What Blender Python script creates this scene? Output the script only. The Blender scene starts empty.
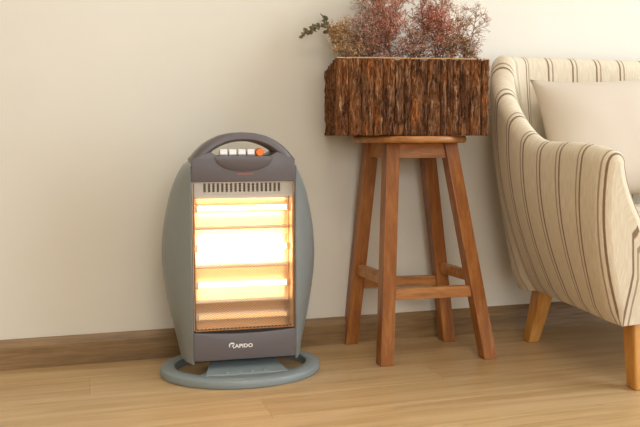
import bpy, bmesh, math, random
import numpy as np
from mathutils import Vector, Matrix, noise

# ------------------------------------------------------------------ camera, world, lights
sc = bpy.context.scene
C = sc.collection
R = math.radians
CAM_H = 0.56
FPX = 800.0
PITCH = math.atan((213.5 - 135.0) / FPX)
cam_d = bpy.data.cameras.new('camera')
cam_d.sensor_width = 36.0
cam_d.lens = 36.0 * FPX / 640.0
cam = bpy.data.objects.new('camera', cam_d); C.objects.link(cam)
cam.location = (0, 0, CAM_H)
cam.rotation_euler = (R(90) - PITCH, 0, 0)
sc.camera = cam

YAW = R(16.8)                       # the back wall runs away to the right
EX = Vector((math.cos(YAW), math.sin(YAW), 0))
EB = Vector((math.sin(YAW), -math.cos(YAW), 0))      # from the wall into the room
W0 = Vector((0, 2.106, 0))
def room(a, b, z=0.0):              # a along the wall, b away from the wall
    return W0 + EX * a + EB * b + Vector((0, 0, z))
A0, A1, B1, ZC = -2.6, 2.5, 4.4, 2.5     # room extents

world = bpy.data.worlds.new('world'); sc.world = world; world.use_nodes = True
wn = world.node_tree.nodes; wbg = wn['Background']
wbg.inputs[0].default_value = (0.80, 0.90, 1.0, 1); wbg.inputs[1].default_value = 1.0

def area(name, loc, target, sx, sy, power, col):
    d = bpy.data.lights.new(name, 'AREA'); d.shape = 'RECTANGLE'; d.size = sx; d.size_y = sy
    d.energy = power; d.color = col
    o = bpy.data.objects.new(name, d); C.objects.link(o); o.location = loc
    o.rotation_euler = (Vector(target) - Vector(loc)).to_track_quat('-Z', 'Z').to_euler()
    return o
# daylight through the window of the right wall, front fill added at an invented window behind the camera, ceiling lamp
area('window_daylight', room(A1 - 0.06, 1.70, 1.15), room(A1 - 1.06, 1.70, 1.15), 2.7, 2.0, 94, (0.80, 0.90, 1.0))
area('rear_fill_light', room(-0.4, B1 - 0.06, 1.45), room(-0.4, B1 - 1.06, 1.45), 2.0, 1.4, 32, (0.97, 0.98, 1.0))
area('ceiling_lamp_light', room(-0.3, 1.9, ZC - 0.10), room(-0.3, 1.9, 0), 0.5, 0.5, 9, (1.0, 0.86, 0.68))

sc.view_settings.view_transform = 'Standard'
sc.view_settings.look = 'None'
sc.view_settings.gamma = 1.0
sc.view_settings.use_curve_mapping = False
sc.view_settings.exposure = 0.06

random.seed(7); rng = np.random.default_rng(7)

# ------------------------------------------------------------------ helpers
def tag(o, label=None, cat=None, group=None, kind=None):
    if label: o['label'] = label
    if cat: o['category'] = cat
    if group: o['group'] = group
    if kind: o['kind'] = kind
    return o
def mesh_obj(name, verts, faces, mat=None, parent=None, smooth=False, uvs=None):
    me = bpy.data.meshes.new(name)
    me.from_pydata([tuple(v) for v in verts], [], [tuple(int(i) for i in f) for f in faces])
    if uvs is not None:
        ul = me.uv_layers.new(name='UVMap')
        for lp in me.loops: ul.data[lp.index].uv = uvs[lp.vertex_index]
    me.update()
    if smooth: me.polygons.foreach_set('use_smooth', [True] * len(me.polygons))
    o = bpy.data.objects.new(name, me); C.objects.link(o)
    if mat: me.materials.append(mat)
    if parent: o.parent = parent
    return o
def bm_obj(name, bm, mat=None, parent=None, smooth=False, recalc=True):
    if recalc: bmesh.ops.recalc_face_normals(bm, faces=bm.faces)
    me = bpy.data.meshes.new(name); bm.to_mesh(me); bm.free()
    if smooth: me.polygons.foreach_set('use_smooth', [True] * len(me.polygons))
    o = bpy.data.objects.new(name, me); C.objects.link(o)
    if mat: me.materials.append(mat)
    if parent: o.parent = parent
    return o
def autosmooth(o, ang=35):
    me = o.data
    me.polygons.foreach_set('use_smooth', [True] * len(me.polygons))
    bm = bmesh.new(); bm.from_mesh(me)
    for e in bm.edges:
        if len(e.link_faces) == 2 and e.calc_face_angle(0) > R(ang): e.smooth = False
    bm.to_mesh(me); bm.free()
    return o
def empty(name, loc, rz=0.0):
    o = bpy.data.objects.new(name, None); C.objects.link(o); o.empty_display_size = 0.05
    o.location = loc; o.rotation_euler = (0, 0, rz)
    return o
def add_box(bm, lo, hi, bev=0.0, M=None):
    bb = bmesh.new()
    bmesh.ops.create_cube(bb, size=1.0)
    for v in bb.verts:
        v.co = Vector([lo[i] + (v.co[i] + 0.5) * (hi[i] - lo[i]) for i in range(3)])
    if bev > 0: bmesh.ops.bevel(bb, geom=list(bb.edges), offset=bev, segments=2, affect='EDGES', profile=0.5)
    if M is not None: bmesh.ops.transform(bb, matrix=M, verts=bb.verts)
    vm = {v: bm.verts.new(v.co) for v in bb.verts}
    for f in bb.faces: bm.faces.new([vm[v] for v in f.verts])
    bb.free()
def add_hexa(bm, bot, top, bev=0.0):       # 4 bottom points, 4 top points
    bb = bmesh.new()
    vb = [bb.verts.new(p) for p in bot]; vt = [bb.verts.new(p) for p in top]
    bb.faces.new(vb[::-1]); bb.faces.new(vt)
    for i in range(4): bb.faces.new([vb[i], vb[(i + 1) % 4], vt[(i + 1) % 4], vt[i]])
    if bev: bmesh.ops.bevel(bb, geom=list(bb.edges), offset=bev, segments=2, affect='EDGES', profile=0.5)
    vm = {v: bm.verts.new(v.co) for v in bb.verts}
    for f in bb.faces: bm.faces.new([vm[v] for v in f.verts])
    bb.free()
def add_tube(bm, pts, rad, n=8, cap=True):
    pts = [Vector(p) for p in pts]
    rads = rad if isinstance(rad, (list, tuple)) else [rad] * len(pts)
    rings = []; up = None
    for i, p in enumerate(pts):
        d = (pts[min(i + 1, len(pts) - 1)] - pts[max(i - 1, 0)]).normalized()
        if up is None: up = d.orthogonal().normalized()
        up = (up - d * up.dot(d)).normalized(); w = d.cross(up)
        rings.append([bm.verts.new(p + (up * math.cos(2 * math.pi * k / n) + w * math.sin(2 * math.pi * k / n)) * rads[i]) for k in range(n)])
    for a, b in zip(rings[:-1], rings[1:]):
        for k in range(n): bm.faces.new([a[k], a[(k + 1) % n], b[(k + 1) % n], b[k]])
    if cap and n > 2:
        bm.faces.new(rings[0][::-1]); bm.faces.new(rings[-1])
def extrude_poly(bm, pts, y0, y1, bev=0.0):   # polygon in the x-z plane, extruded along y
    bb = bmesh.new()
    va = [bb.verts.new((x, y0, z)) for x, z in pts]; vb = [bb.verts.new((x, y1, z)) for x, z in pts]
    n = len(pts); fa = bb.faces.new(va); bb.faces.new(vb[::-1])
    for i in range(n): bb.faces.new([va[(i + 1) % n], va[i], vb[i], vb[(i + 1) % n]])
    bmesh.ops.recalc_face_normals(bb, faces=bb.faces)
    if bev:
        bmesh.ops.bevel(bb, geom=[e for e in bb.edges if abs(e.verts[0].co.y - e.verts[1].co.y) < 1e-7], offset=bev, segments=2, affect='EDGES', profile=0.5)
    vm = {v: bm.verts.new(v.co) for v in bb.verts}
    for f in bb.faces: bm.faces.new([vm[v] for v in f.verts])
    bb.free()

# ------------------------------------------------------------------ materials
def srgb(r, g, b):
    return tuple(((c / 255) / 12.92 if c / 255 <= 0.04045 else ((c / 255 + 0.055) / 1.055) ** 2.4) for c in (r, g, b)) + (1.0,)
def base_mat(name, col, rough=0.5, metal=0.0, spec=0.5):
    m = bpy.data.materials.new(name); m.use_nodes = True
    b = m.node_tree.nodes['Principled BSDF']
    b.inputs['Base Color'].default_value = col; b.inputs['Roughness'].default_value = rough
    b.inputs['Metallic'].default_value = metal; b.inputs['Specular IOR Level'].default_value = spec
    return m, m.node_tree, b
def N(nt, typ, **kw):
    n = nt.nodes.new(typ)
    for k, v in kw.items(): setattr(n, k, v)
    return n
def tex_noise(nt, vec, scale, detail=4, rough=0.55, dist=0.0):
    n = N(nt, 'ShaderNodeTexNoise'); n.inputs['Scale'].default_value = scale; n.inputs['Detail'].default_value = detail
    n.inputs['Roughness'].default_value = rough; n.inputs['Distortion'].default_value = dist
    nt.links.new(vec, n.inputs['Vector']); return n
def ramp(nt, fac, stops):
    r = N(nt, 'ShaderNodeValToRGB'); els = r.color_ramp.elements
    while len(els) < len(stops): els.new(0.5)
    for e, (p, c) in zip(els, stops): e.position = p; e.color = c
    nt.links.new(fac, r.inputs[0]); return r
def bump(nt, b, h, strength, dist=0.001):
    n = N(nt, 'ShaderNodeBump'); n.inputs['Strength'].default_value = strength; n.inputs['Distance'].default_value = dist
    nt.links.new(h, n.inputs['Height']); nt.links.new(n.outputs[0], b.inputs['Normal'])
def coords(nt, out='Object', scale=(1, 1, 1), rot=(0, 0, 0), rand=False):
    t = N(nt, 'ShaderNodeTexCoord'); mp = N(nt, 'ShaderNodeMapping'); mp.inputs['Scale'].default_value = scale
    mp.inputs['Rotation'].default_value = rot
    nt.links.new(t.outputs[out], mp.inputs['Vector'])
    if rand:
        oi = N(nt, 'ShaderNodeObjectInfo'); ml = N(nt, 'ShaderNodeMath', operation='MULTIPLY'); ml.inputs[1].default_value = 37.0
        nt.links.new(oi.outputs['Random'], ml.inputs[0]); cx = N(nt, 'ShaderNodeCombineXYZ')
        for i in range(3): nt.links.new(ml.outputs[0], cx.inputs[i])
        nt.links.new(cx.outputs[0], mp.inputs['Location'])
    return mp.outputs[0]
def wood(name, dark, mid, light, scale, rough=0.4, bmp=0.15, rand=False, noise_scale=1.0):
    m, nt, b = base_mat(name, mid, rough)
    v = coords(nt, 'Object', scale, rand=rand)
    n1 = tex_noise(nt, v, 1.0 * noise_scale, 5, 0.6, 0.6); n2 = tex_noise(nt, v, 4.0 * noise_scale, 6, 0.65, 0.3)
    mx = N(nt, 'ShaderNodeMix', data_type='FLOAT'); mx.inputs[0].default_value = 0.45
    nt.links.new(n1.outputs[0], mx.inputs[2]); nt.links.new(n2.outputs[0], mx.inputs[3])
    r = ramp(nt, mx.outputs[0], [(0.30, dark), (0.5, mid), (0.68, light)])
    nt.links.new(r.outputs[0], b.inputs['Base Color']); bump(nt, b, n2.outputs[0], bmp, 0.0006)
    return m
def paint(name, col, rough, bmp=0.06, scale=90):
    m, nt, b = base_mat(name, col, rough)
    n = tex_noise(nt, coords(nt), scale, 3); bump(nt, b, n.outputs[0], bmp, 0.001)
    return m

M = {}
def wall_mat():
    m, nt, b = base_mat('wall_paint', srgb(226, 220, 208), 0.85)
    v = coords(nt)
    n = tex_noise(nt, v, 1.6, 3); r = ramp(nt, n.outputs[0], [(0.3, srgb(221, 214, 199)), (0.7, srgb(227, 220, 206))])
    nt.links.new(r.outputs[0], b.inputs['Base Color'])
    n2 = tex_noise(nt, v, 140, 3); bump(nt, b, n2.outputs[0], 0.08, 0.0008)
    return m
M['wall'] = wall_mat()
M['ceiling'] = paint('ceiling_paint', srgb(236, 232, 224), 0.9)
M['plank'] = wood('oak_laminate', srgb(164, 130, 88), srgb(193, 160, 114), srgb(210, 180, 138), (1.3, 26, 26), 0.36, 0.05, rand=True)
M['subfloor'] = wood('subfloor_brown', srgb(90, 66, 40), srgb(100, 76, 48), srgb(110, 84, 54), (2, 20, 20), 0.7)
M['skirting'] = wood('skirting_wood', srgb(98, 74, 44), srgb(134, 104, 66), srgb(160, 130, 90), (2.6, 40, 40), 0.4, 0.08)
M['stool'] = wood('honey_teak', srgb(104, 58, 22), srgb(152, 92, 42), srgb(186, 126, 66), (26, 26, 3.0), 0.33, 0.1, rand=True)
M['stool_h'] = wood('honey_teak_rail', srgb(124, 76, 34), srgb(176, 116, 60), srgb(206, 150, 90), (4, 30, 30), 0.36, 0.1, rand=True)
M['chair_leg'] = wood('golden_oak_leg', srgb(164, 102, 40), srgb(194, 132, 60), srgb(214, 158, 84), (30, 30, 4), 0.36, 0.1, rand=True)
M['heater_grey'] = paint('heater_grey_plastic', srgb(128, 132, 129), 0.36, 0.02, 400)
M['heater_dark'] = paint('heater_dark_plastic', srgb(100, 93, 94), 0.4, 0.02, 400)
M['heater_foot'] = paint('heater_base_plastic', srgb(136, 146, 147), 0.4, 0.02, 400)
M['black'] = paint('black_plastic', srgb(28, 26, 26), 0.5, 0.02)
M['white_btn'] = paint('white_button', srgb(232, 230, 228), 0.35, 0.02)
M['orange_btn'] = paint('orange_button', srgb(236, 120, 28), 0.35, 0.02)
M['logo'] = paint('white_print', srgb(238, 234, 228), 0.5, 0.0)
M['redprint'] = paint('red_print', srgb(148, 92, 84), 0.5, 0.0)
M['frame_metal'] = base_mat('grille_copper_brown', srgb(150, 108, 70), 0.35, 0.9)[0]
M['wire'] = base_mat('grille_wire', srgb(176, 160, 140), 0.35, 0.9)[0]
M['alu'] = base_mat('vent_aluminium', srgb(238, 232, 222), 0.45, 0.2)[0]
M['reflector'] = base_mat('reflector_metal', srgb(226, 204, 180), 0.40, 0.9)[0]
M['ceramic'] = paint('ceramic_holder', srgb(226, 214, 196), 0.6, 0.03)
def emit(name, col, s):
    m = bpy.data.materials.new(name); m.use_nodes = True; nt = m.node_tree
    b = nt.nodes['Principled BSDF']; b.inputs['Base Color'].default_value = col
    b.inputs['Emission Color'].default_value = col
    # the coil inside gives a slight grain along the tube
    n = tex_noise(nt, coords(nt, 'Object', (300, 1, 1)), 1.0, 2)
    mr = N(nt, 'ShaderNodeMapRange'); mr.inputs[3].default_value = 0.85 * s; mr.inputs[4].default_value = 1.15 * s
    nt.links.new(n.outputs[0], mr.inputs[0]); nt.links.new(mr.outputs[0], b.inputs['Emission Strength'])
    return m
M['tube_hot'] = emit('halogen_hot', (1.0, 0.68, 0.34, 1), 30)
M['tube_mid'] = emit('halogen_warm', (1.0, 0.66, 0.32, 1), 10)
M['tube_top'] = emit('halogen_top', (1.0, 0.68, 0.33, 1), 15)
M['tube_off'] = emit('halogen_off_glow', (1.0, 0.60, 0.26, 1), 0.7)  # switched-off tube; weak emission stands in for glow reflected from its neighbours
def bark():
    m, nt, b = base_mat('bark', srgb(96, 58, 30), 0.9, 0, 0.2)
    v = coords(nt, 'Object', (150, 150, 16)); v2 = coords(nt, 'Object', (26, 26, 9), rand=True); v3 = coords(nt, 'Object', (260, 260, 34), rand=True)
    n1 = tex_noise(nt, v, 1.0, 6, 0.7, 1.2); n2 = tex_noise(nt, v2, 1.0, 3, 0.5); n3 = tex_noise(nt, v3, 1.0, 4, 0.6, 0.6)
    r1 = ramp(nt, n1.outputs[0], [(0.34, srgb(58, 38, 24)), (0.44, srgb(122, 84, 52)), (0.55, srgb(162, 118, 78)), (0.66, srgb(214, 186, 158))])
    r2 = ramp(nt, n2.outputs[0], [(0.36, srgb(170, 150, 150)), (0.52, srgb(235, 215, 200)), (0.68, srgb(255, 205, 150))])
    r3 = ramp(nt, n3.outputs[0], [(0.35, srgb(120, 110, 105)), (0.6, srgb(255, 255, 255))])
    mx = N(nt, 'ShaderNodeMix', data_type='RGBA', blend_type='MULTIPLY'); mx.inputs[0].default_value = 0.9
    nt.links.new(r1.outputs[0], mx.inputs[6]); nt.links.new(r2.outputs[0], mx.inputs[7])
    mx2 = N(nt, 'ShaderNodeMix', data_type='RGBA', blend_type='MULTIPLY'); mx2.inputs[0].default_value = 0.7
    nt.links.new(mx.outputs[2], mx2.inputs[6]); nt.links.new(r3.outputs[0], mx2.inputs[7])
    nt.links.new(mx2.outputs[2], b.inputs['Base Color']); bump(nt, b, n1.outputs[0], 1.0, 0.004)
    return m
M['bark'] = bark()
M['jute'] = paint('jute_edge', srgb(196, 156, 110), 0.9, 0.3, 300)
M['soil'] = paint('dry_moss', srgb(80, 58, 38), 0.95, 0.5, 120)
def fabric():
    m, nt, b = base_mat('striped_linen', srgb(214, 194, 160), 0.92, 0, 0.2)
    t = N(nt, 'ShaderNodeTexCoord'); sp = N(nt, 'ShaderNodeSeparateXYZ'); nt.links.new(t.outputs['UV'], sp.inputs[0])
    def math_(op, a, bv=None):
        n = N(nt, 'ShaderNodeMath', operation=op)
        for i, q in enumerate((a, bv)):
            if q is None: continue
            if isinstance(q, (int, float)): n.inputs[i].default_value = q
            else: nt.links.new(q, n.inputs[i])
        return n.outputs[0]
    wob = tex_noise(nt, t.outputs['UV'], 60, 2); wv = math_('MULTIPLY', math_('SUBTRACT', wob.outputs[0], 0.5), 0.0016)
    u = math_('ADD', sp.outputs[0], wv)
    PIT = 0.076
    ph = math_('MULTIPLY', math_('FRACT', math_('DIVIDE', u, PIT)), PIT)
    def line(c, w):
        d = math_('ABSOLUTE', math_('SUBTRACT', ph, c)); mr = N(nt, 'ShaderNodeMapRange', interpolation_type='SMOOTHSTEP')
        mr.inputs[1].default_value = w * 0.5; mr.inputs[2].default_value = w; mr.inputs[3].default_value = 1; mr.inputs[4].default_value = 0
        nt.links.new(d, mr.inputs[0]); return mr.outputs[0]
    s = math_('MAXIMUM', line(0.026, 0.0036), math_('MULTIPLY', line(0.039, 0.0030), 0.75))
    vw = coords(nt, 'UV', (900, 900, 1)); wv_ = tex_noise(nt, vw, 1.0, 2)
    slub = tex_noise(nt, coords(nt, 'UV', (250, 30, 1)), 1.0, 3)
    rb = ramp(nt, slub.outputs[0], [(0.3, srgb(206, 190, 162)), (0.7, srgb(222, 208, 184))])
    rs = ramp(nt, wv_.outputs[0], [(0.3, srgb(112, 86, 62)), (0.7, srgb(148, 122, 96))])
    mx = N(nt, 'ShaderNodeMix', data_type='RGBA'); nt.links.new(s, mx.inputs[0])
    nt.links.new(rb.outputs[0], mx.inputs[6]); nt.links.new(rs.outputs[0], mx.inputs[7])
    nt.links.new(mx.outputs[2], b.inputs['Base Color']); bump(nt, b, wv_.outputs[0], 0.25, 0.0006)
    b.inputs['Sheen Weight'].default_value = 0.2
    return m
M['fabric'] = fabric()
M['pillow'] = paint('pale_linen', srgb(206, 192, 174), 0.95, 0.25, 500)
def foliage(name, c1, c2, c3):
    m, nt, b = base_mat(name, c2, 0.85, 0, 0.2)
    g = N(nt, 'ShaderNodeNewGeometry')
    r = ramp(nt, g.outputs['Random Per Island'], [(0.0, c1), (0.5, c2), (1.0, c3)])
    nt.links.new(r.outputs[0], b.inputs['Base Color'])
    return m
M['f_red'] = foliage('dried_red', srgb(164, 88, 68), srgb(208, 132, 110), srgb(236, 188, 166))
M['f_mauve'] = foliage('dried_mauve', srgb(168, 130, 116), srgb(210, 174, 156), srgb(236, 214, 196))
M['f_ochre'] = foliage('dried_ochre', srgb(150, 108, 64), srgb(190, 148, 98), srgb(220, 188, 142))
M['f_brown'] = foliage('dried_brown', srgb(110, 84, 60), srgb(154, 120, 86), srgb(192, 160, 122))
M['f_euc'] = foliage('dried_eucalyptus', srgb(108, 104, 86), srgb(146, 140, 114), srgb(182, 170, 134))
M['stem'] = paint('dry_stem', srgb(140, 100, 76), 0.9, 0.1)
M['glass'] = base_mat('window_glass', (1, 1, 1, 1), 0.02)[0]
M['glass'].node_tree.nodes['Principled BSDF'].inputs['Transmission Weight'].default_value = 1.0
M['white_frame'] = paint('white_frame', srgb(236, 236, 232), 0.5)
M['lamp_glow'] = emit('lamp_glow', (1.0, 0.84, 0.62, 1), 2.0)

# ------------------------------------------------------------------ the room
RM = Matrix(((EX.x, -EB.x, 0, W0.x), (EX.y, -EB.y, 0, W0.y), (0, 0, 1, 0), (0, 0, 0, 1)))   # local (a, -b, z)
def place_room(o):
    o.location = W0; o.rotation_euler = (0, 0, YAW); return o
def struct(name, boxes, mat, bev=0.0):
    bm = bmesh.new()
    for lo, hi in boxes: add_box(bm, lo, hi, bev)
    return tag(place_room(bm_obj(name, bm, mat)), kind='structure')
T = 0.12
floor = struct('floor', [((A0, -B1, -0.06), (A1, 0, -0.011))], M['subfloor'])
# planks run along the wall
PW, PL = 0.128, 1.22
bmp_ = bmesh.new(); add_box(bmp_, (0.00015, 0.00015, -0.0105), (PL - 0.00015, PW - 0.00015, 0.0)); 
bmesh.ops.bevel(bmp_, geom=[e for e in bmp_.edges if e.verts[0].co.z > -0.001 and e.verts[1].co.z > -0.001], offset=0.0003, segments=1, affect='EDGES')
full = bm_obj('plank', bmp_, M['plank'], floor)
rows = int(B1 / PW)
first = True
for r_ in range(rows + 1):
    y1 = -r_ * PW; w = min(PW, B1 + y1)
    off = (r_ * 0.437) % PL
    a = A0 - off
    while a < A1:
        lo, hi = max(a, A0), min(a + PL, A1)
        if hi - lo > 0.05 and w > 0.02:
            if hi - lo > PL - 1e-4 and w > PW - 1e-4:
                o = full if first else full.copy()
                if not first: C.objects.link(o)
                first = False
                o.location = (lo, y1 - PW, 0); o.parent = floor
            else:
                bm = bmesh.new(); add_box(bm, (0.00015, 0.00015, -0.0105), (hi - lo - 0.00015, w - 0.00015, 0.0))
                o = bm_obj('plank', bm, M['plank'], floor); o.location = (lo, y1 - w, 0)
        a += PL
struct('wall_back', [((A0 - T, 0, -0.06), (A1 + T, T, ZC))], M['wall'])
struct('wall_left', [((A0 - T, -B1, -0.06), (A0, 0, ZC))], M['wall'])
wb0, wb1, wz0, wz1 = 0.30, 3.10, 0.12, 2.20
struct('wall_right', [((A1, -B1, -0.06), (A1 + T, -wb1, ZC)), ((A1, -wb0, -0.06), (A1 + T, 0, ZC)),
                      ((A1, -wb1, -0.06), (A1 + T, -wb0, wz0)), ((A1, -wb1, wz1), (A1 + T, -wb0, ZC))], M['wall'])
fa0, fa1 = -1.4, 0.6
struct('wall_front', [((A0 - T, -B1 - T, -0.06), (fa0, -B1, ZC)), ((fa1, -B1 - T, -0.06), (A1 + T, -B1, ZC)),
                      ((fa0, -B1 - T, -0.06), (fa1, -B1, wz0)), ((fa0, -B1 - T, wz1), (fa1, -B1, ZC))], M['wall'])
struct('ceiling', [((A0 - T, -B1 - T, ZC), (A1 + T, T, ZC + 0.1))], M['ceiling'])
def window(name, a0, a1, b0, b1, along):
    w = tag(place_room(empty(name, (0, 0, 0))), kind='structure')
    s = 0.05
    if along == 'b':
        x0, x1 = A1 + 0.03, A1 + 0.09
        mem = [((x0, -b1, wz0), (x1, -b1 + s, wz1)), ((x0, -b0 - s, wz0), (x1, -b0, wz1)), ((x0, -b1, wz0), (x1, -b0, wz0 + s)),
               ((x0, -b1, wz1 - s), (x1, -b0, wz1)), ((x0, -(b0 + b1) / 2 - s / 2, wz0), (x1, -(b0 + b1) / 2 + s / 2, wz1))]
        pane = ((x0 + 0.028, -b1 + s, wz0 + s), (x0 + 0.032, -b0 - s, wz1 - s))
    else:
        y0, y1 = -B1 - 0.09, -B1 - 0.03
        mem = [((a0, y0, wz0), (a0 + s, y1, wz1)), ((a1 - s, y0, wz0), (a1, y1, wz1)), ((a0, y0, wz0), (a1, y1, wz0 + s)),
               ((a0, y0, wz1 - s), (a1, y1, wz1)), (((a0 + a1) / 2 - s / 2, y0, wz0), ((a0 + a1) / 2 + s / 2, y1, wz1))]
        pane = ((a0 + s, y0 + 0.028, wz0 + s), (a1 - s, y0 + 0.032, wz1 - s))
    bm = bmesh.new()
    for lo, hi in mem: add_box(bm, lo, hi)
    bm_obj('window_frame', bm, M['white_frame'], w)
    bm = bmesh.new(); add_box(bm, *pane); bm_obj('pane', bm, M['glass'], w)
window('window_1', 0, 0, wb0, wb1, 'b')
window('rear_fill_window', fa0, fa1, 0, 0, 'a')  # unseen window added to house the front fill
# skirting board with a stepped, bevelled top
prof = [(0, 0), (0.014, 0), (0.014, 0.055), (0.013, 0.0575), (0.010, 0.0585), (0.0095, 0.061), (0.0045, 0.071), (0, 0.072)]
def skirting(name, p0, p1, inward):
    vs = []
    for p in (p0, p1):
        for d, z in prof: vs.append((p[0] + inward[0] * d, p[1] + inward[1] * d, z))
    n = len(prof); fs = [(i, (i + 1) % n, n + (i + 1) % n, n + i) for i in range(n)] + [tuple(range(n))[::-1], tuple(range(n, 2 * n))]
    o = mesh_obj(name, vs, fs, M['skirting']); place_room(o); tag(o, kind='structure')
    bm = bmesh.new(); bm.from_mesh(o.data); bmesh.ops.recalc_face_normals(bm, faces=bm.faces); bm.to_mesh(o.data); bm.free()
skirting('baseboard_back', (A0, 0), (A1, 0), (0, -1))
skirting('baseboard_left', (A0, -0.015), (A0, -B1), (1, 0))
skirting('baseboard_right', (A1, -0.015), (A1, -B1), (-1, 0))
# round ceiling lamp, above and behind the camera's view
lamp = tag(empty('ceiling_lamp', room(-0.3, 1.9, ZC)), 'round flush ceiling lamp with warm white diffuser', 'lamp')
bm = bmesh.new(); add_tube(bm, [(0, 0, 0), (0, 0, -0.05)], 0.30, 32); bm_obj('housing', bm, M['white_frame'], lamp)
bm = bmesh.new(); add_tube(bm, [(0, 0, -0.05), (0, 0, -0.07), (0, 0, -0.08)], [0.28, 0.26, 0.2], 32); bm_obj('diffuser', bm, M['lamp_glow'], lamp)

# ------------------------------------------------------------------ halogen heater
HT = tag(empty('halogen_heater', (-0.189, 1.870, 0), R(13.5)), 'oval grey halogen heater glowing orange behind a wire grille', 'heater')
OUT = [(0.044, 0.141), (0.07, 0.146), (0.11, 0.155), (0.15, 0.164), (0.193, 0.172), (0.235, 0.178), (0.28, 0.181), (0.312, 0.180), (0.35, 0.1765),
       (0.387, 0.1695), (0.432, 0.1585), (0.465, 0.1455), (0.485, 0.1335), (0.497, 0.123), (0.503, 0.115), (0.506, 0.104)]
def hw(z):
    zs = [p[0] for p in OUT]; return float(np.interp(z, zs, [p[1] for p in OUT]))
FX = 0.1165           # half width of the front panel
YF = -0.078           # its front plane
# grey shell: wraps from the front panel's edges round the sides to the back
zz = np.linspace(0.044, 0.506, 30)
vs, fs = [], []
def shell_sec(z):
    h = hw(z); pts = []
    fx = min(FX, h - 0.001)
    def side(s):
        q = [(fx, YF + 0.012), (fx, YF), (fx + 0.003, YF - 0.002)]
        rim = h - fx
        q += [(fx + rim * 0.30, YF + 0.006), (fx + rim * 0.58, YF + 0.022), (fx + rim * 0.74, YF + 0.036), (fx + rim * 0.77, YF + 0.040), (fx + rim * 0.90, YF + 0.054), (fx + rim, YF + 0.085),
              (fx + rim * 0.93, YF + 0.112), (fx + rim * 0.7, YF + 0.128), (fx * 0.7, YF + 0.140)]
        return [(s * x, y) for x, y in q]
    return side(-1) + [(0, YF + 0.144)] + side(1)[::-1]
for z in zz:
    vs += [(x, y, z) for x, y in shell_sec(z)]
ns = len(shell_sec(0.2))
for i in range(len(zz) - 1):
    for k in range(ns - 1):
        fs.append((i * ns + k, i * ns + k + 1, (i + 1) * ns + k + 1, (i + 1) * ns + k))
fs.append(tuple(range(ns))[::-1]); fs.append(tuple(range((len(zz) - 1) * ns, len(zz) * ns)))
o = mesh_obj('side_shell', vs, fs, M['heater_grey'], HT)
bm = bmesh.new(); bm.from_mesh(o.data); bmesh.ops.recalc_face_normals(bm, faces=bm.faces); bm.to_mesh(o.data); bm.free()
autosmooth(o, 40)
# dark top panel: lower block and carrying handle arch
def arc_out(t):   # outer outline of the handle, t in -1..1
    xs = t * FX
    tab = [(0, 0.566), (0.025, 0.5645), (0.049, 0.559), (0.07, 0.5495), (0.086, 0.539), (0.102, 0.524), (FX, 0.507)]
    return xs, float(np.interp(abs(xs), [p[0] for p in tab], [p[1] for p in tab]))
HX = 0.074
def hole_top(x): return 0.5215 + 0.0245 * max(0.0, 1 - (abs(x) / HX) ** 2.2)
hole_bot = 0.5195
blk = [(-FX, 0.456), (FX, 0.456), (FX, 0.507), (HX, 0.5225), (0.066, hole_bot - 0.002), (0.058, hole_bot - 0.006), (-0.058, hole_bot - 0.006), (-0.066, hole_bot - 0.002), (-HX, 0.5225), (-FX, 0.507)]
bm = bmesh.new(); extrude_poly(bm, blk, YF - 0.004, YF + 0.10, 0.0025)
top_panel = bm_obj('top_panel', bm, M['heater_dark'], HT); autosmooth(top_panel)
n = 33; ring = []
bm = bmesh.new()
secs = []
for i in range(n):
    t = -1 + 2 * i / (n - 1); xo, zo = arc_out(t); xi = t * HX; zi = hole_top(xi)
    if abs(t) == 1: zi = 0.519
    po, pi = Vector((xo, 0, zo)), Vector((xi, 0, zi)); d = (po - pi)
    y0, y1 = YF - 0.003, YF + 0.088; b_ = 0.007
    prof_h = [(0.0, y0 + b_), (0.28, y0), (0.72, y0), (1.0, y0 + b_), (1.0, y1 - b_), (0.72, y1), (0.28, y1), (0.0, y1 - b_)]
    secs.append([bm.verts.new((pi.x + d.x * u, y, pi.z + d.z * u)) for u, y in prof_h])
for a, b in zip(secs[:-1], secs[1:]):
    for k in range(8): bm.faces.new([a[k], a[(k + 1) % 8], b[(k + 1) % 8], b[k]])
bm.faces.new(secs[0]); bm.faces.new(secs[-1][::-1])
autosmooth(bm_obj('handle', bm, M['heater_dark'], HT), 50)
# scooped control dish below the switches
bm = bmesh.new(); nd = 25
va, vb, vc = [], [], []
for i in range(nd):
    t = -1 + 2 * i / (nd - 1); x = 0.066 * t
    zb = 0.5115 - 0.031 * math.sqrt(max(0, 1 - t * t))
    va.append(bm.verts.new((x, YF - 0.0045, zb - 0.0015))); vb.append(bm.verts.new((x * 0.985, YF - 0.0075, zb))); vc.append(bm.verts.new((x * 0.97, YF - 0.0042, 0.5130)))
for i in range(nd - 1):
    bm.faces.new([va[i], va[i + 1], vb[i + 1], vb[i]]); bm.faces.new([vb[i], vb[i + 1], vc[i + 1], vc[i]])
dish = bm_obj('control_dish', bm, M['heater_dark'], HT, True)
for i, x in enumerate((-0.0455, -0.0250, -0.0045, 0.0160)):
    bm = bmesh.new(); add_box(bm, (-0.0082, -0.008, -0.0065), (0.0082, 0.016, 0.0065), 0.0018, Matrix.Rotation(R(-18), 4, 'X'))
    o = bm_obj('switch', bm, M['white_btn'], HT); o.location = (x, YF + 0.004, 0.5205)
    bm = bmesh.new(); add_box(bm, (-0.0092, -0.006, -0.008), (0.0092, 0.018, -0.0055), 0.0006)
    bm_obj('switch_bezel', bm, M['heater_grey'], o)
bm = bmesh.new(); add_tube(bm, [(0, 0.012, 0), (0, -0.006, 0), (0, -0.0085, 0)], [0.0092, 0.0092, 0.0075], 20)
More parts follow.
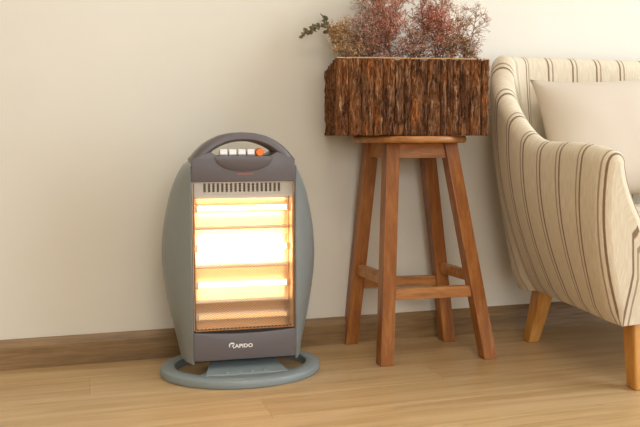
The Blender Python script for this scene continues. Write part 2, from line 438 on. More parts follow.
o = bm_obj('swing_knob', bm, M['orange_btn'], HT); o.location = (0.0360, YF + 0.002, 0.5215); autosmooth(o)
o['label'] = 'round orange knob'
bm = bmesh.new(); add_box(bm, (-0.016, YF - 0.0048, 0.4715), (0.021, YF - 0.0040, 0.4755)); bm_obj('red_print', bm, M['redprint'], HT)
# cavity: aluminium vent strip, reflector with four troughs, side cheeks
ZV0, ZV1, ZG0, ZG1 = 0.424, 0.456, 0.118, 0.424
vent = bmesh.new(); yv0, yv1 = YF + 0.014, YF + 0.017
add_box(vent, (-FX + 0.001, yv0, ZV1 - 0.004), (FX - 0.001, yv1, ZV1)); add_box(vent, (-FX + 0.001, yv0, ZV0), (FX - 0.001, yv1, ZV0 + 0.008))
nsl = 18; x0, px = -0.0895, 0.00995
add_box(vent, (-FX + 0.001, yv0, ZV0 + 0.008), (x0, yv1, ZV1 - 0.004))
for i in range(nsl):
    xa = x0 + i * px + 0.0056
    add_box(vent, (xa, yv0, ZV0 + 0.008), (x0 + (i + 1) * px if i < nsl - 1 else FX - 0.001, yv1, ZV1 - 0.004))
bm_obj('vent_panel', vent, M['alu'], HT)
bm = bmesh.new(); add_box(bm, (-FX + 0.002, YF + 0.026, ZV0 - 0.001), (FX - 0.002, YF + 0.028, ZV1)); bm_obj('vent_cavity', bm, M['black'], HT)
bm = bmesh.new(); add_box(bm, (-FX + 0.001, YF + 0.004, ZG1 - 0.006), (FX - 0.001, YF + 0.016, ZG1 + 0.003), 0.0015); bm_obj('reflector_lip', bm, M['alu'], HT)
nt_ = 4; TB = [ZG0, 0.1785, 0.260, 0.350, ZG1 - 0.006]; TZ = [0.142, 0.2175, 0.303, 0.394]   # trough edges, tube heights
pr = []
for k in range(nt_):
    for j in range(13):
        u = j / 12; z = TB[k] + u * (TB[k + 1] - TB[k])
        y = YF + 0.020 + 0.036 * math.sin(math.pi * u) ** 0.75
        if j == 12 and k < nt_ - 1: continue
        pr.append((y, z))
vs, fs = [], []
xs_ = (-FX + 0.006, FX - 0.006)
for x in xs_: vs += [(x, y, z) for y, z in pr]
m_ = len(pr)
for i in range(m_ - 1): fs.append((i, i + m_, i + m_ + 1, i + 1))
refl = mesh_obj('reflector', vs, fs, M['reflector'], HT, True)
for s in (-1, 1):
    bm = bmesh.new(); xa = s * (FX - 0.006); add_box(bm, (min(xa, xa + s * 0.005), YF + 0.004, ZG0), (max(xa, xa + s * 0.005), YF + 0.058, ZG1))
    bm_obj('reflector_cheek', bm, M['reflector'], HT)
tm = ['tube_off', 'tube_mid', 'tube_hot', 'tube_top']
for k in range(nt_):
    z = TZ[k]
    bm = bmesh.new(); add_tube(bm, [(-0.103, 0, 0), (0.103, 0, 0)], 0.0055, 14)
    o = bm_obj('halogen_tube', bm, M[tm[k]], HT); autosmooth(o); o.location = (0, YF + 0.034, z)
    for s in (-1, 1):
        bm = bmesh.new(); add_tube(bm, [(s * 0.102, 0, 0), (s * 0.1115, 0, 0)], 0.0085, 14); autosmooth(bm_obj('end_cap', bm, M['ceramic'], o))
# wire grille
gr = bmesh.new()
gy = YF - 0.003; gx = FX - 0.004
for s in (-1, 1):
    add_tube(gr, [(s * gx, gy, ZG0 + 0.002), (s * gx, gy, ZV1 - 0.002)], 0.0016, 8)
add_tube(gr, [(-gx, gy, ZG0 + 0.002), (gx, gy, ZG0 + 0.002)], 0.0018, 8)
add_tube(gr, [(FX - 0.014, gy + 0.004, ZG0 + 0.002), (FX - 0.014, gy + 0.004, ZG1)], 0.0012, 8)
grille = bm_obj('grille_frame', gr, M['frame_metal'], HT)
wm = bmesh.new(); zlo, zhi = ZG0 + 0.002, ZV1 - 0.002; dx = 0.0085; sl = 0.62
Hh = zhi - zlo
for sg in (1, -1):
    c = -gx - Hh / sl
    while c < gx + Hh / sl:
        # x = c + sg * (z - zlo) / sl
        za, zb_ = zlo, zhi
        xa, xb = c, c + sg * Hh / sl
        lo_t, hi_t = 0.0, 1.0
        if xa != xb:
            ta, tb = (-gx - xa) / (xb - xa), (gx - xa) / (xb - xa)
            lo_t, hi_t = max(lo_t, min(ta, tb)), min(hi_t, max(ta, tb))
        if hi_t - lo_t > 0.002:
            P0 = (xa + (xb - xa) * lo_t, gy + 0.0004 * sg, zlo + Hh * lo_t); P1 = (xa + (xb - xa) * hi_t, gy + 0.0004 * sg, zlo + Hh * hi_t)
            add_tube(wm, [P0, P1], 0.00042, 4, False)
        c += dx
o = bm_obj('wire_mesh', wm, M['wire'], grille); o['kind'] = 'stuff'
# dark bottom panel with the maker's name
bp = [(-FX, 0.050), (FX, 0.050), (FX, 0.116)]
for i in range(1, 12):
    t = 1 - 2 * i / 12; bp.append((FX * t, 0.116 - 0.006 * (1 - t * t)))
bp.append((-FX, 0.116))
bm = bmesh.new(); extrude_poly(bm, bp, YF - 0.004, YF + 0.02, 0.002); bpanel = bm_obj('bottom_panel', bm, M['heater_dark'], HT); autosmooth(bpanel)
bm = bmesh.new(); extrude_poly(bm, [(-FX + 0.001, 0.106), (FX - 0.001, 0.106), (FX - 0.001, 0.1195), (-FX + 0.001, 0.1195)], YF + 0.001, YF + 0.018, 0.001); bm_obj('grille_sill', bm, M['black'], HT)
def text_part(txt, size, loc, parent, mat, name, bold=0.0):
    cu = bpy.data.curves.new(name, 'FONT'); cu.body = txt; cu.size = size; cu.align_x = 'LEFT'; cu.extrude = 0.0003; cu.offset = bold
    cu.space_character = 1.05
    t = bpy.data.objects.new(name, cu); C.objects.link(t)
    dg = bpy.context.evaluated_depsgraph_get(); me = bpy.data.meshes.new_from_object(t.evaluated_get(dg))
    bpy.data.objects.remove(t); bpy.data.curves.remove(cu)
    o = bpy.data.objects.new(name, me); C.objects.link(o); me.materials.clear(); me.materials.append(mat); o.parent = parent
    o.location = loc; o.rotation_euler = (R(90), 0, 0)
    return o
lt = text_part('APIDO', 0.0118, (-0.0245, YF - 0.0044, 0.0775), bpanel, M['logo'], 'lettering', 0.0004); lt.scale = (1.12, 1, 1)
# swirl that stands for the R: an open ring with a tail
bm = bmesh.new()
def stroke(pts, w):
    l, r = [], []
    for i, p in enumerate(pts):
        p = Vector(p); d = (Vector(pts[min(i + 1, len(pts) - 1)]) - Vector(pts[max(i - 1, 0)])).normalized(); nn = Vector((-d.y, d.x))
        ww = w[i] if isinstance(w, list) else w
        l.append(bm.verts.new((p.x + nn.x * ww, YF - 0.0047, p.y + nn.y * ww))); r.append(bm.verts.new((p.x - nn.x * ww, YF - 0.0047, p.y - nn.y * ww)))
    for i in range(len(pts) - 1): bm.faces.new([l[i], l[i + 1], r[i + 1], r[i]])
ca = [R(40 + i * 15) for i in range(13)]
stroke([(-0.0195 + 0.0068 * math.cos(a), 0.0828 + 0.0062 * math.sin(a)) for a in ca], [0.0006 + 0.0009 * math.sin(math.pi * i / 12) for i in range(13)])
stroke([(-0.0215, 0.0868), (-0.0170, 0.0872), (-0.0152, 0.0848), (-0.0180, 0.0825), (-0.0205, 0.0818)], 0.0010)
stroke([(-0.0195, 0.0822), (-0.0172, 0.0795), (-0.0150, 0.0762)], 0.0012)
bm_obj('emblem', bm, M['logo'], bpanel).location = (-0.011, 0, 0)
# swivel neck and oval base
bm = bmesh.new()
add_hexa(bm, [(-0.098, -0.104, 0.018), (0.098, -0.104, 0.018), (0.058, 0.05, 0.018), (-0.058, 0.05, 0.018)],
         [(-0.094, -0.100, 0.0225), (0.094, -0.100, 0.0225), (0.056, 0.048, 0.0500), (-0.056, 0.048, 0.0500)], 0.002)
bm_obj('pedestal', bm, M['heater_foot'], HT)
def ell_ring(a, b, ai, bi, prof_r, n=72):
    v, f = [], []; m = len(prof_r)
    for i in range(n):
        t = 2 * math.pi * i / n; c, s = math.cos(t), math.sin(t)
        for u, z in prof_r: v.append(((ai + (a - ai) * u) * c, (bi + (b - bi) * u) * s, z))
    for i in range(n):
        for k in range(m): f.append((i * m + k, i * m + (k + 1) % m, ((i + 1) % n) * m + (k + 1) % m, ((i + 1) % n) * m + k))
    return v, f
v, f = ell_ring(0.1905, 0.149, 0.157, 0.114, [(0, 0.001), (0.95, 0.001), (1, 0.004), (1, 0.013), (0.95, 0.0175), (0.85, 0.0195), (0.12, 0.0215), (0, 0.0195)])
o = mesh_obj('base_ring', v, f, M['heater_foot'], HT)
bm = bmesh.new(); bm.from_mesh(o.data); bmesh.ops.recalc_face_normals(bm, faces=bm.faces); bm.to_mesh(o.data); bm.free(); autosmooth(o, 35)
def inner_y(x): return 0.117 * math.sqrt(max(0, 1 - (x / 0.160) ** 2))
bm = bmesh.new()
fr = [(-0.105, None), (-0.07, None), (-0.03, None), (0.03, None), (0.07, None), (0.105, None)]
poly = [(x, -inner_y(x)) for x, _ in fr] + [(0.085, -0.060), (0.060, 0.0), (0.056, 0.03)] + [(0.05, inner_y(0.05)), (-0.05, inner_y(0.05))] + [(-0.056, 0.03), (-0.060, 0.0), (-0.085, -0.060)]
vb = [bm.verts.new((x, y, 0.004)) for x, y in poly]; vt = [bm.verts.new((x, y, 0.0205)) for x, y in poly]
bm.faces.new(vb[::-1]); bm.faces.new(vt)
for i in range(len(poly)): bm.faces.new([vb[i], vb[(i + 1) % len(poly)], vt[(i + 1) % len(poly)], vt[i]])
bm_obj('base_plate', bm, M['heater_foot'], HT)
for x in (-0.045, -0.016, 0.013, 0.042):
    bm = bmesh.new(); add_tube(bm, [(x, -0.090, 0.0200), (x, -0.090, 0.0258)], [0.0055, 0.0045], 12); bm_obj('base_stud', bm, M['heater_foot'], HT)

# ------------------------------------------------------------------ wooden stool
STC = Vector((0.240, 2.055, 0)); SYAW = R(17.0)
ST = tag(empty('bar_stool', STC, SYAW), 'honey-brown wooden stool with round seat and four splayed legs', 'stool')
def loc_(p): # world -> stool local
    q = Vector(p) - STC; c, s = math.cos(-SYAW), math.sin(-SYAW); return Vector((q.x * c - q.y * s, q.x * s + q.y * c, q.z))
feet = {'FL': (0.159, 1.915, 0), 'FR': (0.424, 1.976, 0), 'BL': (0.081, 2.122, 0), 'BR': (0.348, 2.150, 0)}
tops = {'FL': (0.176, 1.992, 0.5415), 'FR': (0.322, 2.020, 0.5415), 'BL': (0.133, 2.092, 0.5415), 'BR': (0.282, 2.135, 0.5415)}
LW = 0.0175
LEG = {}
for k in feet:
    f_, t_ = loc_(feet[k]), loc_(tops[k]); LEG[k] = (f_, t_)
    sq = lambda p, w: [(p.x - w, p.y - w, p.z), (p.x + w, p.y - w, p.z), (p.x + w, p.y + w, p.z), (p.x - w, p.y + w, p.z)]
    bm = bmesh.new(); add_hexa(bm, sq(f_, LW), sq(t_, LW), 0.0022)
    bm_obj('leg', bm, M['stool'], ST)
def onleg(k, z):
    f_, t_ = LEG[k]; return f_.lerp(t_, (z - f_.z) / (t_.z - f_.z))
def rail(name, k0, k1, z, h, th, mat):
    a0, a1 = onleg(k0, z - h), onleg(k1, z - h); b0, b1 = onleg(k0, z + h), onleg(k1, z + h)
    d = (a1 - a0).normalized(); nn = Vector((-d.y, d.x, 0)) * th
    bm = bmesh.new(); add_hexa(bm, [a0 - nn, a1 - nn, a1 + nn, a0 + nn], [b0 - nn, b1 - nn, b1 + nn, b0 + nn], 0.0015)
    bm_obj(name, bm, mat, ST)
for k0, k1, z in (('FL', 'FR', 0.170), ('BL', 'BR', 0.168), ('BL', 'FL', 0.205), ('BR', 'FR', 0.205)):
    rail('stretcher', k0, k1, z, 0.0135, 0.0095, M['stool_h'])
for k0, k1 in (('FL', 'FR'), ('BL', 'BR'), ('BL', 'FL'), ('BR', 'FR')):
    rail('apron', k0, k1, 0.5215, 0.0185, 0.009, M['stool_h'])
seat_c = loc_((0.228, 2.056, 0))
bm = bmesh.new()
add_tube(bm, [(seat_c.x, seat_c.y, z) for z in (0.541, 0.5425, 0.546, 0.552, 0.556, 0.5575)], [0.140, 0.1425, 0.1445, 0.1445, 0.143, 0.140], 64)
autosmooth(bm_obj('seat', bm, M['stool_h'], ST), 50)

# ------------------------------------------------------------------ bark planter
PYAW = R(7.0)
PC = Vector((0.209, 2.045, 0.558))
PL_ = tag(empty('bark_planter', PC, PYAW), 'rectangular bark-clad planter box standing on the wooden stool', 'planter')
PWX, PDY, PH = 0.372, 0.235, 0.184     # outer width, depth, height
bm = bmesh.new(); wth = 0.008; ix, iy = PWX / 2 - 0.012, PDY / 2 - 0.012
add_box(bm, (-ix, -iy, 0.001), (ix, iy, 0.010))
for s in (-1, 1):
    add_box(bm, (s * ix - wth / 2, -iy, 0.001), (s * ix + wth / 2, iy, PH - 0.006)); add_box(bm, (-ix, s * iy - wth / 2, 0.001), (ix, s * iy + wth / 2, PH - 0.006))
bm_obj('inner_box', bm, M['soil'], PL_)
bm = bmesh.new(); add_box(bm, (-ix + 0.006, -iy + 0.006, 0.012), (ix - 0.006, iy - 0.006, PH - 0.03)); bm_obj('moss_filling', bm, M['soil'], PL_)
def bark_piece(origin, ux, nrm, w, h, z0, seed):
    nx, nz = max(6, int(w / 0.0019)), 40
    v, f = [], []
    sv = Vector((seed * 3.1, seed * 1.7, 0))
    cur = 0.5 + 0.7 * random.random()
    tz = [random.uniform(-0.005, 0.003) for _ in range(nx + 1)]; bz = [random.uniform(-0.002, 0.002) for _ in range(nx + 1)]
    for j in range(nz + 1):
        for i in range(nx + 1):
            u = i / nx; t = j / nz
            wob = 0.0028 * noise.noise(Vector((seed, t * 5, 0.3))) if 0 < i < nx else 0.0022 * noise.noise(Vector((seed * 2 + i, t * 7, 1.3)))
            x = u * w + wob
            z = z0 + bz[i] * (1 - t) + t * h + tz[i] * t
            p = Vector((x * 150 + 1.5 * noise.noise(Vector((x * 60, z * 30, seed))), z * 26, seed * 5)); p2 = Vector((x * 420, z * 90, seed * 9))
            rid = 1 - abs(noise.noise(p)) * 2
            d = 0.0025 * cur * math.sin(math.pi * u) ** 0.6 + 0.0055 * rid + 0.0034 * noise.noise(p2) - 0.001
            if i in (0, nx): d -= 0.004
            q = origin + ux * x + nrm * d; v.append((q.x, q.y, max(0.0005, z)))
    a = nx + 1
    for j in range(nz):
        for i in range(nx): f.append((j * a + i, j * a + i + 1, (j + 1) * a + i + 1, (j + 1) * a + i))
    # closed back
    base = len(v)
    for j in (0, nz):
        for i in (0, nx):
            q = v[j * a + i]; o_ = Vector(q) - nrm * (Vector(q) - origin).dot(nrm) - nrm * 0.009; v.append(tuple(o_))
    bl, br, tl, tr = base, base + 1, base + 2, base + 3
    f.append((br, bl, tl, tr))
    f.append(tuple([bl, br] + [i for i in range(nx, -1, -1)])); f.append(tuple([tr, tl] + [nz * a + i for i in range(nx + 1)]))
    f.append(tuple([tl, bl] + [j * a for j in range(nz + 1)])); f.append(tuple([br, tr] + [j * a + nx for j in range(nz, -1, -1)]))
    o = mesh_obj('bark_slab', v, f, M['bark'], PL_)
    me = o.data; me.polygons.foreach_set('use_smooth', [len(p.vertices) == 4 for p in me.polygons])
sd = 1
def bark_row(origin, ux, nrm, length):
    global sd
    x = 0.0
    while x < length - 1e-4:
        w = random.choice((0.016, 0.021, 0.026, 0.031, 0.036)) * random.uniform(0.9, 1.1)
        if length - x - w < 0.014: w = length - x
        h = PH - random.uniform(0.002, 0.006)
        if nrm.x < -0.5 and x < 0.16: h -= 0.016 * (1 - x / 0.2)        # the left side stands lower towards the back
        bark_piece(origin + ux * x, ux, nrm, w, h, 0.001, sd); sd += 1; x += w
V = Vector
bark_row(V((-PWX / 2, -PDY / 2 + 0.004, 0)), V((1, 0, 0)), V((0, -1, 0)), PWX)
bark_row(V((-PWX / 2 + 0.004, PDY / 2, 0)), V((0, -1, 0)), V((-1, 0, 0)), PDY)
bark_row(V((PWX / 2 - 0.004, -PDY / 2, 0)), V((0, 1, 0)), V((1, 0, 0)), PDY)
bark_row(V((PWX / 2, PDY / 2 - 0.004, 0)), V((-1, 0, 0)), V((0, 1, 0)), PWX)
bm = bmesh.new()
xx, yy = PWX / 2 - 0.002, PDY / 2 - 0.002
add_tube(bm, [(-xx, -yy, PH - 0.001), (-xx / 2, -yy - 0.001, PH), (0, -yy, PH - 0.001), (xx / 2, -yy - 0.001, PH), (xx, -yy, PH - 0.001), (xx, yy, PH), (-xx, yy, PH - 0.001)], 0.0016, 6)
bm_obj('jute_cord', bm, M['jute'], PL_)

# ------------------------------------------------------------------ dried sprigs in the planter
def sprig(name, label, cat_mat, base_xy, tip, spread, nbr, nfl, size, group, kind='tuft', bend=0.03):
    c, s = math.cos(PYAW), math.sin(PYAW)
    root = PC + Vector((base_xy[0] * c - base_xy[1] * s, base_xy[0] * s + base_xy[1] * c, PH - 0.034))
    E = tag(empty(name, root), label, 'dried plant', group)
    bm = bmesh.new(); tipv = Vector(tip)
    side = Vector((random.uniform(-1, 1), random.uniform(-1, 1), 0)) * bend
    def main(t): return tipv * t + side * math.sin(math.pi * t) + Vector((0, 0, 0))
    add_tube(bm, [main(i / 8) for i in range(9)], [0.0016 * (1 - 0.6 * i / 8) for i in range(9)], 5)
    fl = []
    L = tipv.length
    for k in range(nbr):
        t = random.uniform(0.12, 1.0) if kind != 'arch' else random.uniform(0.3, 1)
        p = main(t); d0 = (main(min(1, t + 0.05)) - main(t - 0.05)).normalized()
        rd = Vector((random.gauss(0, 1), random.gauss(0, 1), random.gauss(0.35, 0.6))).normalized()
        ln = spread * random.uniform(0.5, 1.0) * (1.15 - 0.55 * t)
        d = (d0 * 0.6 + rd).normalized(); e = p + d * ln; mid = p + d * ln * 0.5 + Vector((0, 0, 0.006)) + Vector((random.gauss(0, 1), random.gauss(0, 1), 0)) * 0.006
        add_tube(bm, [p, mid, e], [0.0007, 0.0006, 0.0004], 3, False)
        for q in range(3):
            st = mid.lerp(e, q / 3); d2 = (d + Vector((random.gauss(0, .8), random.gauss(0, .8), random.gauss(0.2, .8)))).normalized(); e2 = st + d2 * ln * 0.5
            add_tube(bm, [st, e2], [0.0005, 0.0004], 3, False); fl.append((st, e2))
        fl.append((mid, e))
    bm_obj('stem', bm, M['stem'], E)
    v, f = [], []
    for k in range(nfl):
        a, b = random.choice(fl); p = a.lerp(b, random.random() ** 0.7) + Vector((random.gauss(0, 1), random.gauss(0, 1), random.gauss(0, 1))) * 0.0035
        n1 = Vector((random.gauss(0, 1), random.gauss(0, 1), random.gauss(0, 1))).normalized(); n2 = n1.orthogonal().normalized()
        n3 = n1.cross(n2); sz = size * random.uniform(0.6, 1.4); i0 = len(v)
        # a small faceted bud: squashed octahedron
        for q in (n1 * 1.5, n2 * 0.55, n3 * 0.55, -n2 * 0.55, -n3 * 0.55, -n1 * 1.2): v.append(p + q * sz)
        for q in range(4): f.append((i0, i0 + 1 + q, i0 + 1 + (q + 1) % 4)); f.append((i0 + 5, i0 + 1 + (q + 1) % 4, i0 + 1 + q))
    o = mesh_obj('florets', v, f, M[cat_mat], E); o['kind'] = 'stuff'
def leafy(label, base_xy, pts, nleaf, group):
    c, s = math.cos(PYAW), math.sin(PYAW)
    root = PC + Vector((base_xy[0] * c - base_xy[1] * s, base_xy[0] * s + base_xy[1] * c, PH - 0.034))
    E = tag(empty('eucalyptus_sprig', root), label, 'dried plant', group)
    P = [Vector(p) for p in pts]
    def cr(t):
        x = t * (len(P) - 1); i = min(int(x), len(P) - 2); u = x - i
        p0, p1, p2, p3 = P[max(i - 1, 0)], P[i], P[i + 1], P[min(i + 2, len(P) - 1)]
        return 0.5 * ((2 * p1) + (p2 - p0) * u + (2 * p0 - 5 * p1 + 4 * p2 - p3) * u * u + (3 * p1 - p0 - 3 * p2 + p3) * u ** 3)
    bm = bmesh.new(); add_tube(bm, [cr(i / 20) for i in range(21)], [0.0015 * (1 - 0.6 * i / 20) for i in range(21)], 5); bm_obj('stem', bm, M['stem'], E)
    for k in range(nleaf):
        t = 0.35 + 0.65 * (k + 0.5) / nleaf; p = cr(t)
        d = Vector((random.gauss(0, 1), random.gauss(0, 1), random.gauss(0.1, 1))).normalized(); up = d.orthogonal().normalized(); w = d.cross(up)
        ln = random.uniform(0.011, 0.017); wd = ln * 0.42; v = []
        for u_, ww in ((0, 0.08), (0.3, 0.8), (0.6, 1.0), (0.85, 0.6), (1.0, 0.06)):
            for s_ in (-1, 0, 1): v.append(p + d * ln * u_ + w * wd * ww * s_ + up * (0.0022 * abs(s_) * ww - 0.003 * u_ * u_))
        f = []
        for j in range(4):
            for i in range(2): f.append((j * 3 + i, j * 3 + i + 1, j * 3 + i + 4, j * 3 + i + 3))
        nb = len(v); v += [q - up * 0.0005 for q in v]; f += [tuple(nb + i for i in q[::-1]) for q in f]
        mesh_obj('leaf', v, f, M['f_euc'], E, True)
G = 'dried sprigs in the bark planter'
leafy('arched grey-green eucalyptus sprig overhanging the planter at far left', (-0.13, 0.02), [(0, 0, 0), (-0.010, 0, 0.05), (-0.03, -0.01, 0.097), (-0.055, -0.012, 0.122), (-0.088, -0.012, 0.120), (-0.120, -0.01, 0.100)], 44, G)
leafy('short upright olive sprig above the ochre tuft at the planter\'s left end', (-0.14, 0.05), [(0, 0, 0), (-0.01, 0.0, 0.06), (-0.040, 0, 0.112), (-0.060, 0, 0.158)], 24, G)
S = [('ochre_sprig', 'bushy ochre tuft at the left end of the planter', 'f_ochre', (-0.145, -0.02), (-0.02, 0.0, 0.095), 0.050, 26, 900, 0.0026),
     ('ochre_sprig', 'low tan tuft behind the ochre one at the planter\'s left corner', 'f_ochre', (-0.115, 0.06), (-0.005, 0.0, 0.085), 0.045, 20, 500, 0.0024),
     ('mauve_sprig', 'airy mauve-grey sprig just right of the ochre tuft', 'f_mauve', (-0.09, -0.01), (-0.015, 0, 0.125), 0.06, 26, 620, 0.0022),
     ('red_sprig', 'tall rusty red sprig with a dense head left of the planter\'s middle', 'f_red', (-0.065, 0.0), (0.0, 0.01, 0.185), 0.070, 34, 950, 0.0024),
     ('mauve_sprig', 'tall pale mauve sprig reaching out of the frame at upper left', 'f_mauve', (-0.075, 0.05), (-0.030, 0, 0.205), 0.07, 30, 620, 0.0022),
     ('brown_sprig', 'dark brown sprig rising left of centre behind the red heads', 'f_brown', (-0.045, 0.06), (0.0, 0, 0.20), 0.05, 24, 520, 0.0026),
     ('red_sprig', 'brick red sprig with a full head at the planter\'s middle', 'f_red', (-0.02, -0.03), (0.005, 0, 0.165), 0.065, 34, 1000, 0.0024),
     ('mauve_sprig', 'low greyish mauve sprig spilling over the front middle rim', 'f_mauve', (0.0, -0.06), (0.0, -0.01, 0.095), 0.055, 26, 620, 0.0022),
     ('red_sprig', 'tall deep red plume right of the planter\'s middle', 'f_red', (0.035, 0.0), (0.005, 0, 0.19), 0.060, 34, 1000, 0.0024),
     ('brown_sprig', 'dark brown sprig standing low right of the middle', 'f_brown', (0.065, 0.03), (0.01, 0, 0.125), 0.05, 24, 560, 0.0028),
     ('red_sprig', 'rosy red sprig spreading near the right front rim', 'f_red', (0.075, -0.04), (0.006, 0, 0.12), 0.06, 30, 850, 0.0024),
     ('brown_sprig', 'tall olive-brown twig between the two right-hand red plumes', 'f_brown', (0.085, 0.05), (0.0, 0, 0.20), 0.05, 22, 420, 0.0026),
     ('red_sprig', 'tall russet plume leaning right near the top of the frame', 'f_red', (0.10, 0.02), (0.02, 0, 0.19), 0.065, 30, 760, 0.0024),
     ('ochre_sprig', 'tan and pink sprig at the right end of the planter', 'f_ochre', (0.125, 0.0), (0.022, 0, 0.115), 0.060, 28, 620, 0.0024),
     ('mauve_sprig', 'wispy mauve sprig arching beyond the planter\'s right end', 'f_mauve', (0.13, -0.02), (0.050, 0, 0.145), 0.055, 26, 480, 0.0022),
     ('brown_sprig', 'small dark sprig low at the right front corner', 'f_brown', (0.12, -0.07), (0.01, 0, 0.07), 0.04, 18, 420, 0.0026)]
for nm, lb, mt, bxy, tip, spd, nb, nf, sz in S:
    sprig(nm, lb, mt, bxy, (tip[0], tip[1], tip[2] * 1.1), spd * 1.18, int(nb * 2.0), int(nf * 1.75), sz * 0.80, G)

# ------------------------------------------------------------------ striped armchair
CF = Vector((0.576, 2.141, 0))       # foot of its near back leg
CH = tag(empty('armchair', CF, YAW), 'cream armchair with brown double stripes and oak legs', 'armchair')
# local: x along the wall, y = -b (towards the wall is +)
Z0 = 0.148; USH = 0.010; AO, AW = -0.148, 0.91; BB = 0.10; RC = 0.145; BF = 0.50
HA, HB = 0.545, 0.770
# outer path (at the widest height): front of near arm -> back corner -> back -> far corner -> far arm front
path = []      # (pos2d, outward normal, height, inset, thickness scale, arclength)
def arm_h(b):   # height over the arm, b from the wall side
    t = np.clip((0.26 - b) / 0.30, 0, 1); t = t ** 1.7 * (1 - (1 - t) ** 1.6) ** 0.4
    d = np.clip((b - 0.33) / 0.15, 0, 1)
    return HA + (HB - HA) * t - 0.016 * d * d
pts = []
for b in np.linspace(0.468, 0.055, 40): pts.append((AO, -b, -1, 0))
cx, cy = AO + RC, BB - RC
b_c = -cy
for b in np.linspace(0.03, b_c, 3)[1:]: pass
for th in np.linspace(180, 90, 14): pts.append((cx + RC * math.cos(R(th)), cy + RC * math.sin(R(th)), math.cos(R(th)), math.sin(R(th))))
half = (AO + AO + AW) / 2
for x in np.linspace(cx, half, 12)[1:]: pts.append((x, BB, 0, 1))
# mirror
mir = [(2 * half - x, y, -nx, ny) for x, y, nx, ny in pts[:-1]][::-1]
full_pts = pts + mir
TH = 0.060                      # thickness of the rolled top; the inner faces slope down into the seat
def section(x, y, nx, ny):
    b = -y
    h = arm_h(b)
    front = float(np.clip(b / 0.45, 0, 1))
    back = max(0.0, ny)
    ins = (0.128 - 0.045 * front) * (1 - back) + 0.060 * back
    slope = 0.50 * (1 - back) + 0.16 * back
    rt = 0.034; zt = h - rt
    out = []
    for k in range(17):                     # outer face, bottom to top
        t = k / 16; z = Z0 + (zt - Z0) * t
        o_ = -ins * (1 - t) ** 1.9 - 0.004 * t ** 4
        if k == 0: o_ -= 0.012
        out.append((o_, z + (0.006 if k else 0) * (1 - t)))
    for k in range(1, 10):                  # rolled top
        a = math.pi * k / 10; out.append((-0.004 - TH / 2 + (TH / 2) * math.cos(a), zt + rt * math.sin(a)))
    zi = 0.26
    for k in range(10):                     # inner face down to the seat
        t = k / 9; z = zt - (zt - zi) * t; out.append((-TH - 0.004 - slope * (zt - z) * min(1, 0.55 + t), z))
    out.append((out[-1][0], Z0 + 0.07)); out.append((out[-1][0] + 0.004, Z0 + 0.004))
    fw = float(np.clip((b - 0.25) / 0.22, 0, 1)); fw = fw * fw * (3 - 2 * fw)
    return [Vector((x + nx * o_, y + ny * o_ + 0.045 * fw * max(0, 1 - (z - Z0) / 0.36), z)) for o_, z in out]
def front_secs(x, nx):                      # rounded edge towards the arm's front face
    base = section(x, -0.468, nx, 0); n_ = len(base); cen = sum(base, Vector()) / n_
    L = []
    for a in (90, 68, 45, 22, 0):
        ins_ = 0.024 * (1 - math.cos(R(a))); adv = 0.024 * math.sin(R(a)); ring_ = []
        for k, p in enumerate(base):
            d = base[min(k + 1, n_ - 1)] - base[max(k - 1, 0)]; nn = Vector((d.z, 0, -d.x)).normalized()
            if nn.dot(p - cen) > 0: nn = -nn
            if k in (0, n_ - 1): nn = Vector((0, 0, 0))
            ring_.append(p + nn * ins_ + Vector((0, -adv, 0)))
        L.append(ring_)
    return L                                # from the front edge back to the arm
F1 = front_secs(AO, -1); F2 = front_secs(2 * half - AO, 1)
secs = F1[:-1] + [section(*p) for p in full_pts] + F2[::-1][1:]
mid_i = 12
u = [0.0]
for a, b in zip(secs[:-1], secs[1:]): u.append(u[-1] + (b[mid_i] - a[mid_i]).length)
vs, uvs, fs = [], [], []
ns = len(secs[0])
for i, s_ in enumerate(secs):
    vv = 0.0
    for k, p in enumerate(s_):
        if k: vv += (p - s_[k - 1]).length
        vs.append(p); uvs.append((u[i] + USH, vv))
for i in range(len(secs) - 1):
    for k in range(ns - 1): fs.append((i * ns + k, (i + 1) * ns + k, (i + 1) * ns + k + 1, i * ns + k + 1))
for s_ in (secs[0], secs[-1]):              # front faces of the two arms
    i0 = len(vs)
    for p in s_: vs.append(p); uvs.append((abs(p.x - s_[mid_i].x) * 0.9 + 0.030 + 0.10 * abs(p.z - 0.3), p.z))
    fs.append(tuple(range(i0, i0 + ns)))
o = mesh_obj('upholstered_shell', vs, fs, M['fabric'], CH, True, uvs)
bm = bmesh.new(); bm.from_mesh(o.data); bmesh.ops.recalc_face_normals(bm, faces=bm.faces); bm.to_mesh(o.data); bm.free()
# seat platform and loose seat cushion
def soft_box(name, lo, hi, mat, parent, rad=0.03, puff=0.015, nu=16):
    v, f, uv = [], [], []
    bm = bmesh.new(); bmesh.ops.create_cube(bm, size=2.0); bmesh.ops.subdivide_edges(bm, edges=list(bm.edges), cuts=nu, use_grid_fill=True)
    c = [(lo[i] + hi[i]) / 2 for i in range(3)]; h = [(hi[i] - lo[i]) / 2 for i in range(3)]
    for vv in bm.verts:
        p = vv.co.copy(); q = Vector([p[i] * h[i] for i in range(3)])
        inner = Vector([max(-h[i] + rad, min(h[i] - rad, q[i])) for i in range(3)]); d = q - inner
        if d.length > 1e-6: q = inner + d.normalized() * min(rad, d.length)
        q.z += puff * (1 - p.x * p.x) * (1 - p.y * p.y) * (1 if p.z > 0 else 0)
        vv.co = Vector([q[i] + c[i] for i in range(3)])
    bmesh.ops.recalc_face_normals(bm, faces=bm.faces)
    ul = bm.loops.layers.uv.new('UVMap')
    for fc in bm.faces:
        for lp in fc.loops: lp[ul].uv = (lp.vert.co.x, lp.vert.co.y + lp.vert.co.z)
    return bm_obj(name, bm, mat, parent, True, False)
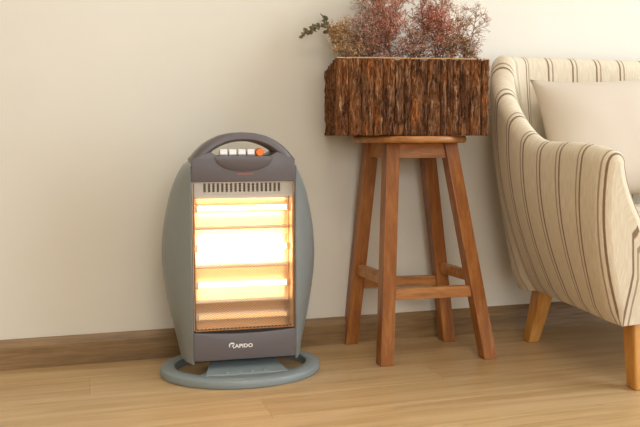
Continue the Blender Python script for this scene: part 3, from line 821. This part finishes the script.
xin0, xin1 = AO + 0.155, AO + AW - 0.155
soft_box('seat_platform', (xin0 - 0.03, -0.440, Z0 + 0.010), (xin1 + 0.03, 0.015, 0.270), M['fabric'], CH, 0.02, 0.0)
soft_box('seat_cushion', (xin0 + 0.004, -0.455, 0.272), (xin1 - 0.004, -0.02, 0.372), M['fabric'], CH, 0.035, 0.012)
for lx, fx_ in ((0.018, 0.0), (AW - 0.298, AW - 0.28)):
    for top, bot in (((lx, -0.035, 0.17), (fx_, 0.0, 0.0)), ((lx - 0.012, -0.415, 0.17), (fx_ + 0.004, -0.430, 0.0))):
        tx = 0.023; bx_ = 0.0165
        sq = lambda p, w: [(p[0] - w, p[1] - w, p[2]), (p[0] + w, p[1] - w, p[2]), (p[0] + w, p[1] + w, p[2]), (p[0] - w, p[1] + w, p[2])]
        bm = bmesh.new(); add_hexa(bm, sq(bot, bx_), sq(top, tx), 0.004); bm_obj('leg', bm, M['chair_leg'], CH)
# loose cushion leaning on the backrest
def pillow(name, w, h, d):
    n = 40; v, f, uv = [], [], []
    for side in (1, -1):
        for j in range(n + 1):
            for i in range(n + 1):
                a, b = -1 + 2 * i / n, -1 + 2 * j / n
                e = max(0.0, (1 - abs(a) ** 2.6) * (1 - abs(b) ** 2.6))
                t = d / 2 * e ** 0.55
                pin = 0.13
                x = a * w / 2 * (1 - pin * (1 - b * b) * abs(a) ** 3 * 0.9); z = b * h / 2 * (1 - pin * (1 - a * a) * abs(b) ** 3 * 0.9)
                wr = 0.0035 * noise.noise(Vector((a * 2.6, b * 2.6, side * 3.0))) * e
                v.append((x, -side * (t + wr + 0.0008), z))
    m = n + 1
    for s_ in (0, 1):
        for j in range(n):
            for i in range(n):
                q = [s_ * m * m + k for k in (j * m + i, j * m + i + 1, (j + 1) * m + i + 1, (j + 1) * m + i)]
                f.append(q if s_ == 0 else q[::-1])
    o = mesh_obj(name, v, f, M['pillow'], None, True)
    bm = bmesh.new(); bm.from_mesh(o.data); bmesh.ops.remove_doubles(bm, verts=bm.verts, dist=0.0018); bmesh.ops.recalc_face_normals(bm, faces=bm.faces); bm.to_mesh(o.data); bm.free()
    return o
pw = pillow('throw_pillow', 0.46, 0.345, 0.14)
tag(pw, 'plain beige linen cushion leaning inside the striped armchair', 'cushion')
loc = Matrix.Rotation(YAW, 4, 'Z') @ Vector((0.194, -0.090, 0.552))
pw.location = CF + loc
pw.rotation_euler = (R(-14), R(-4), YAW - R(4))
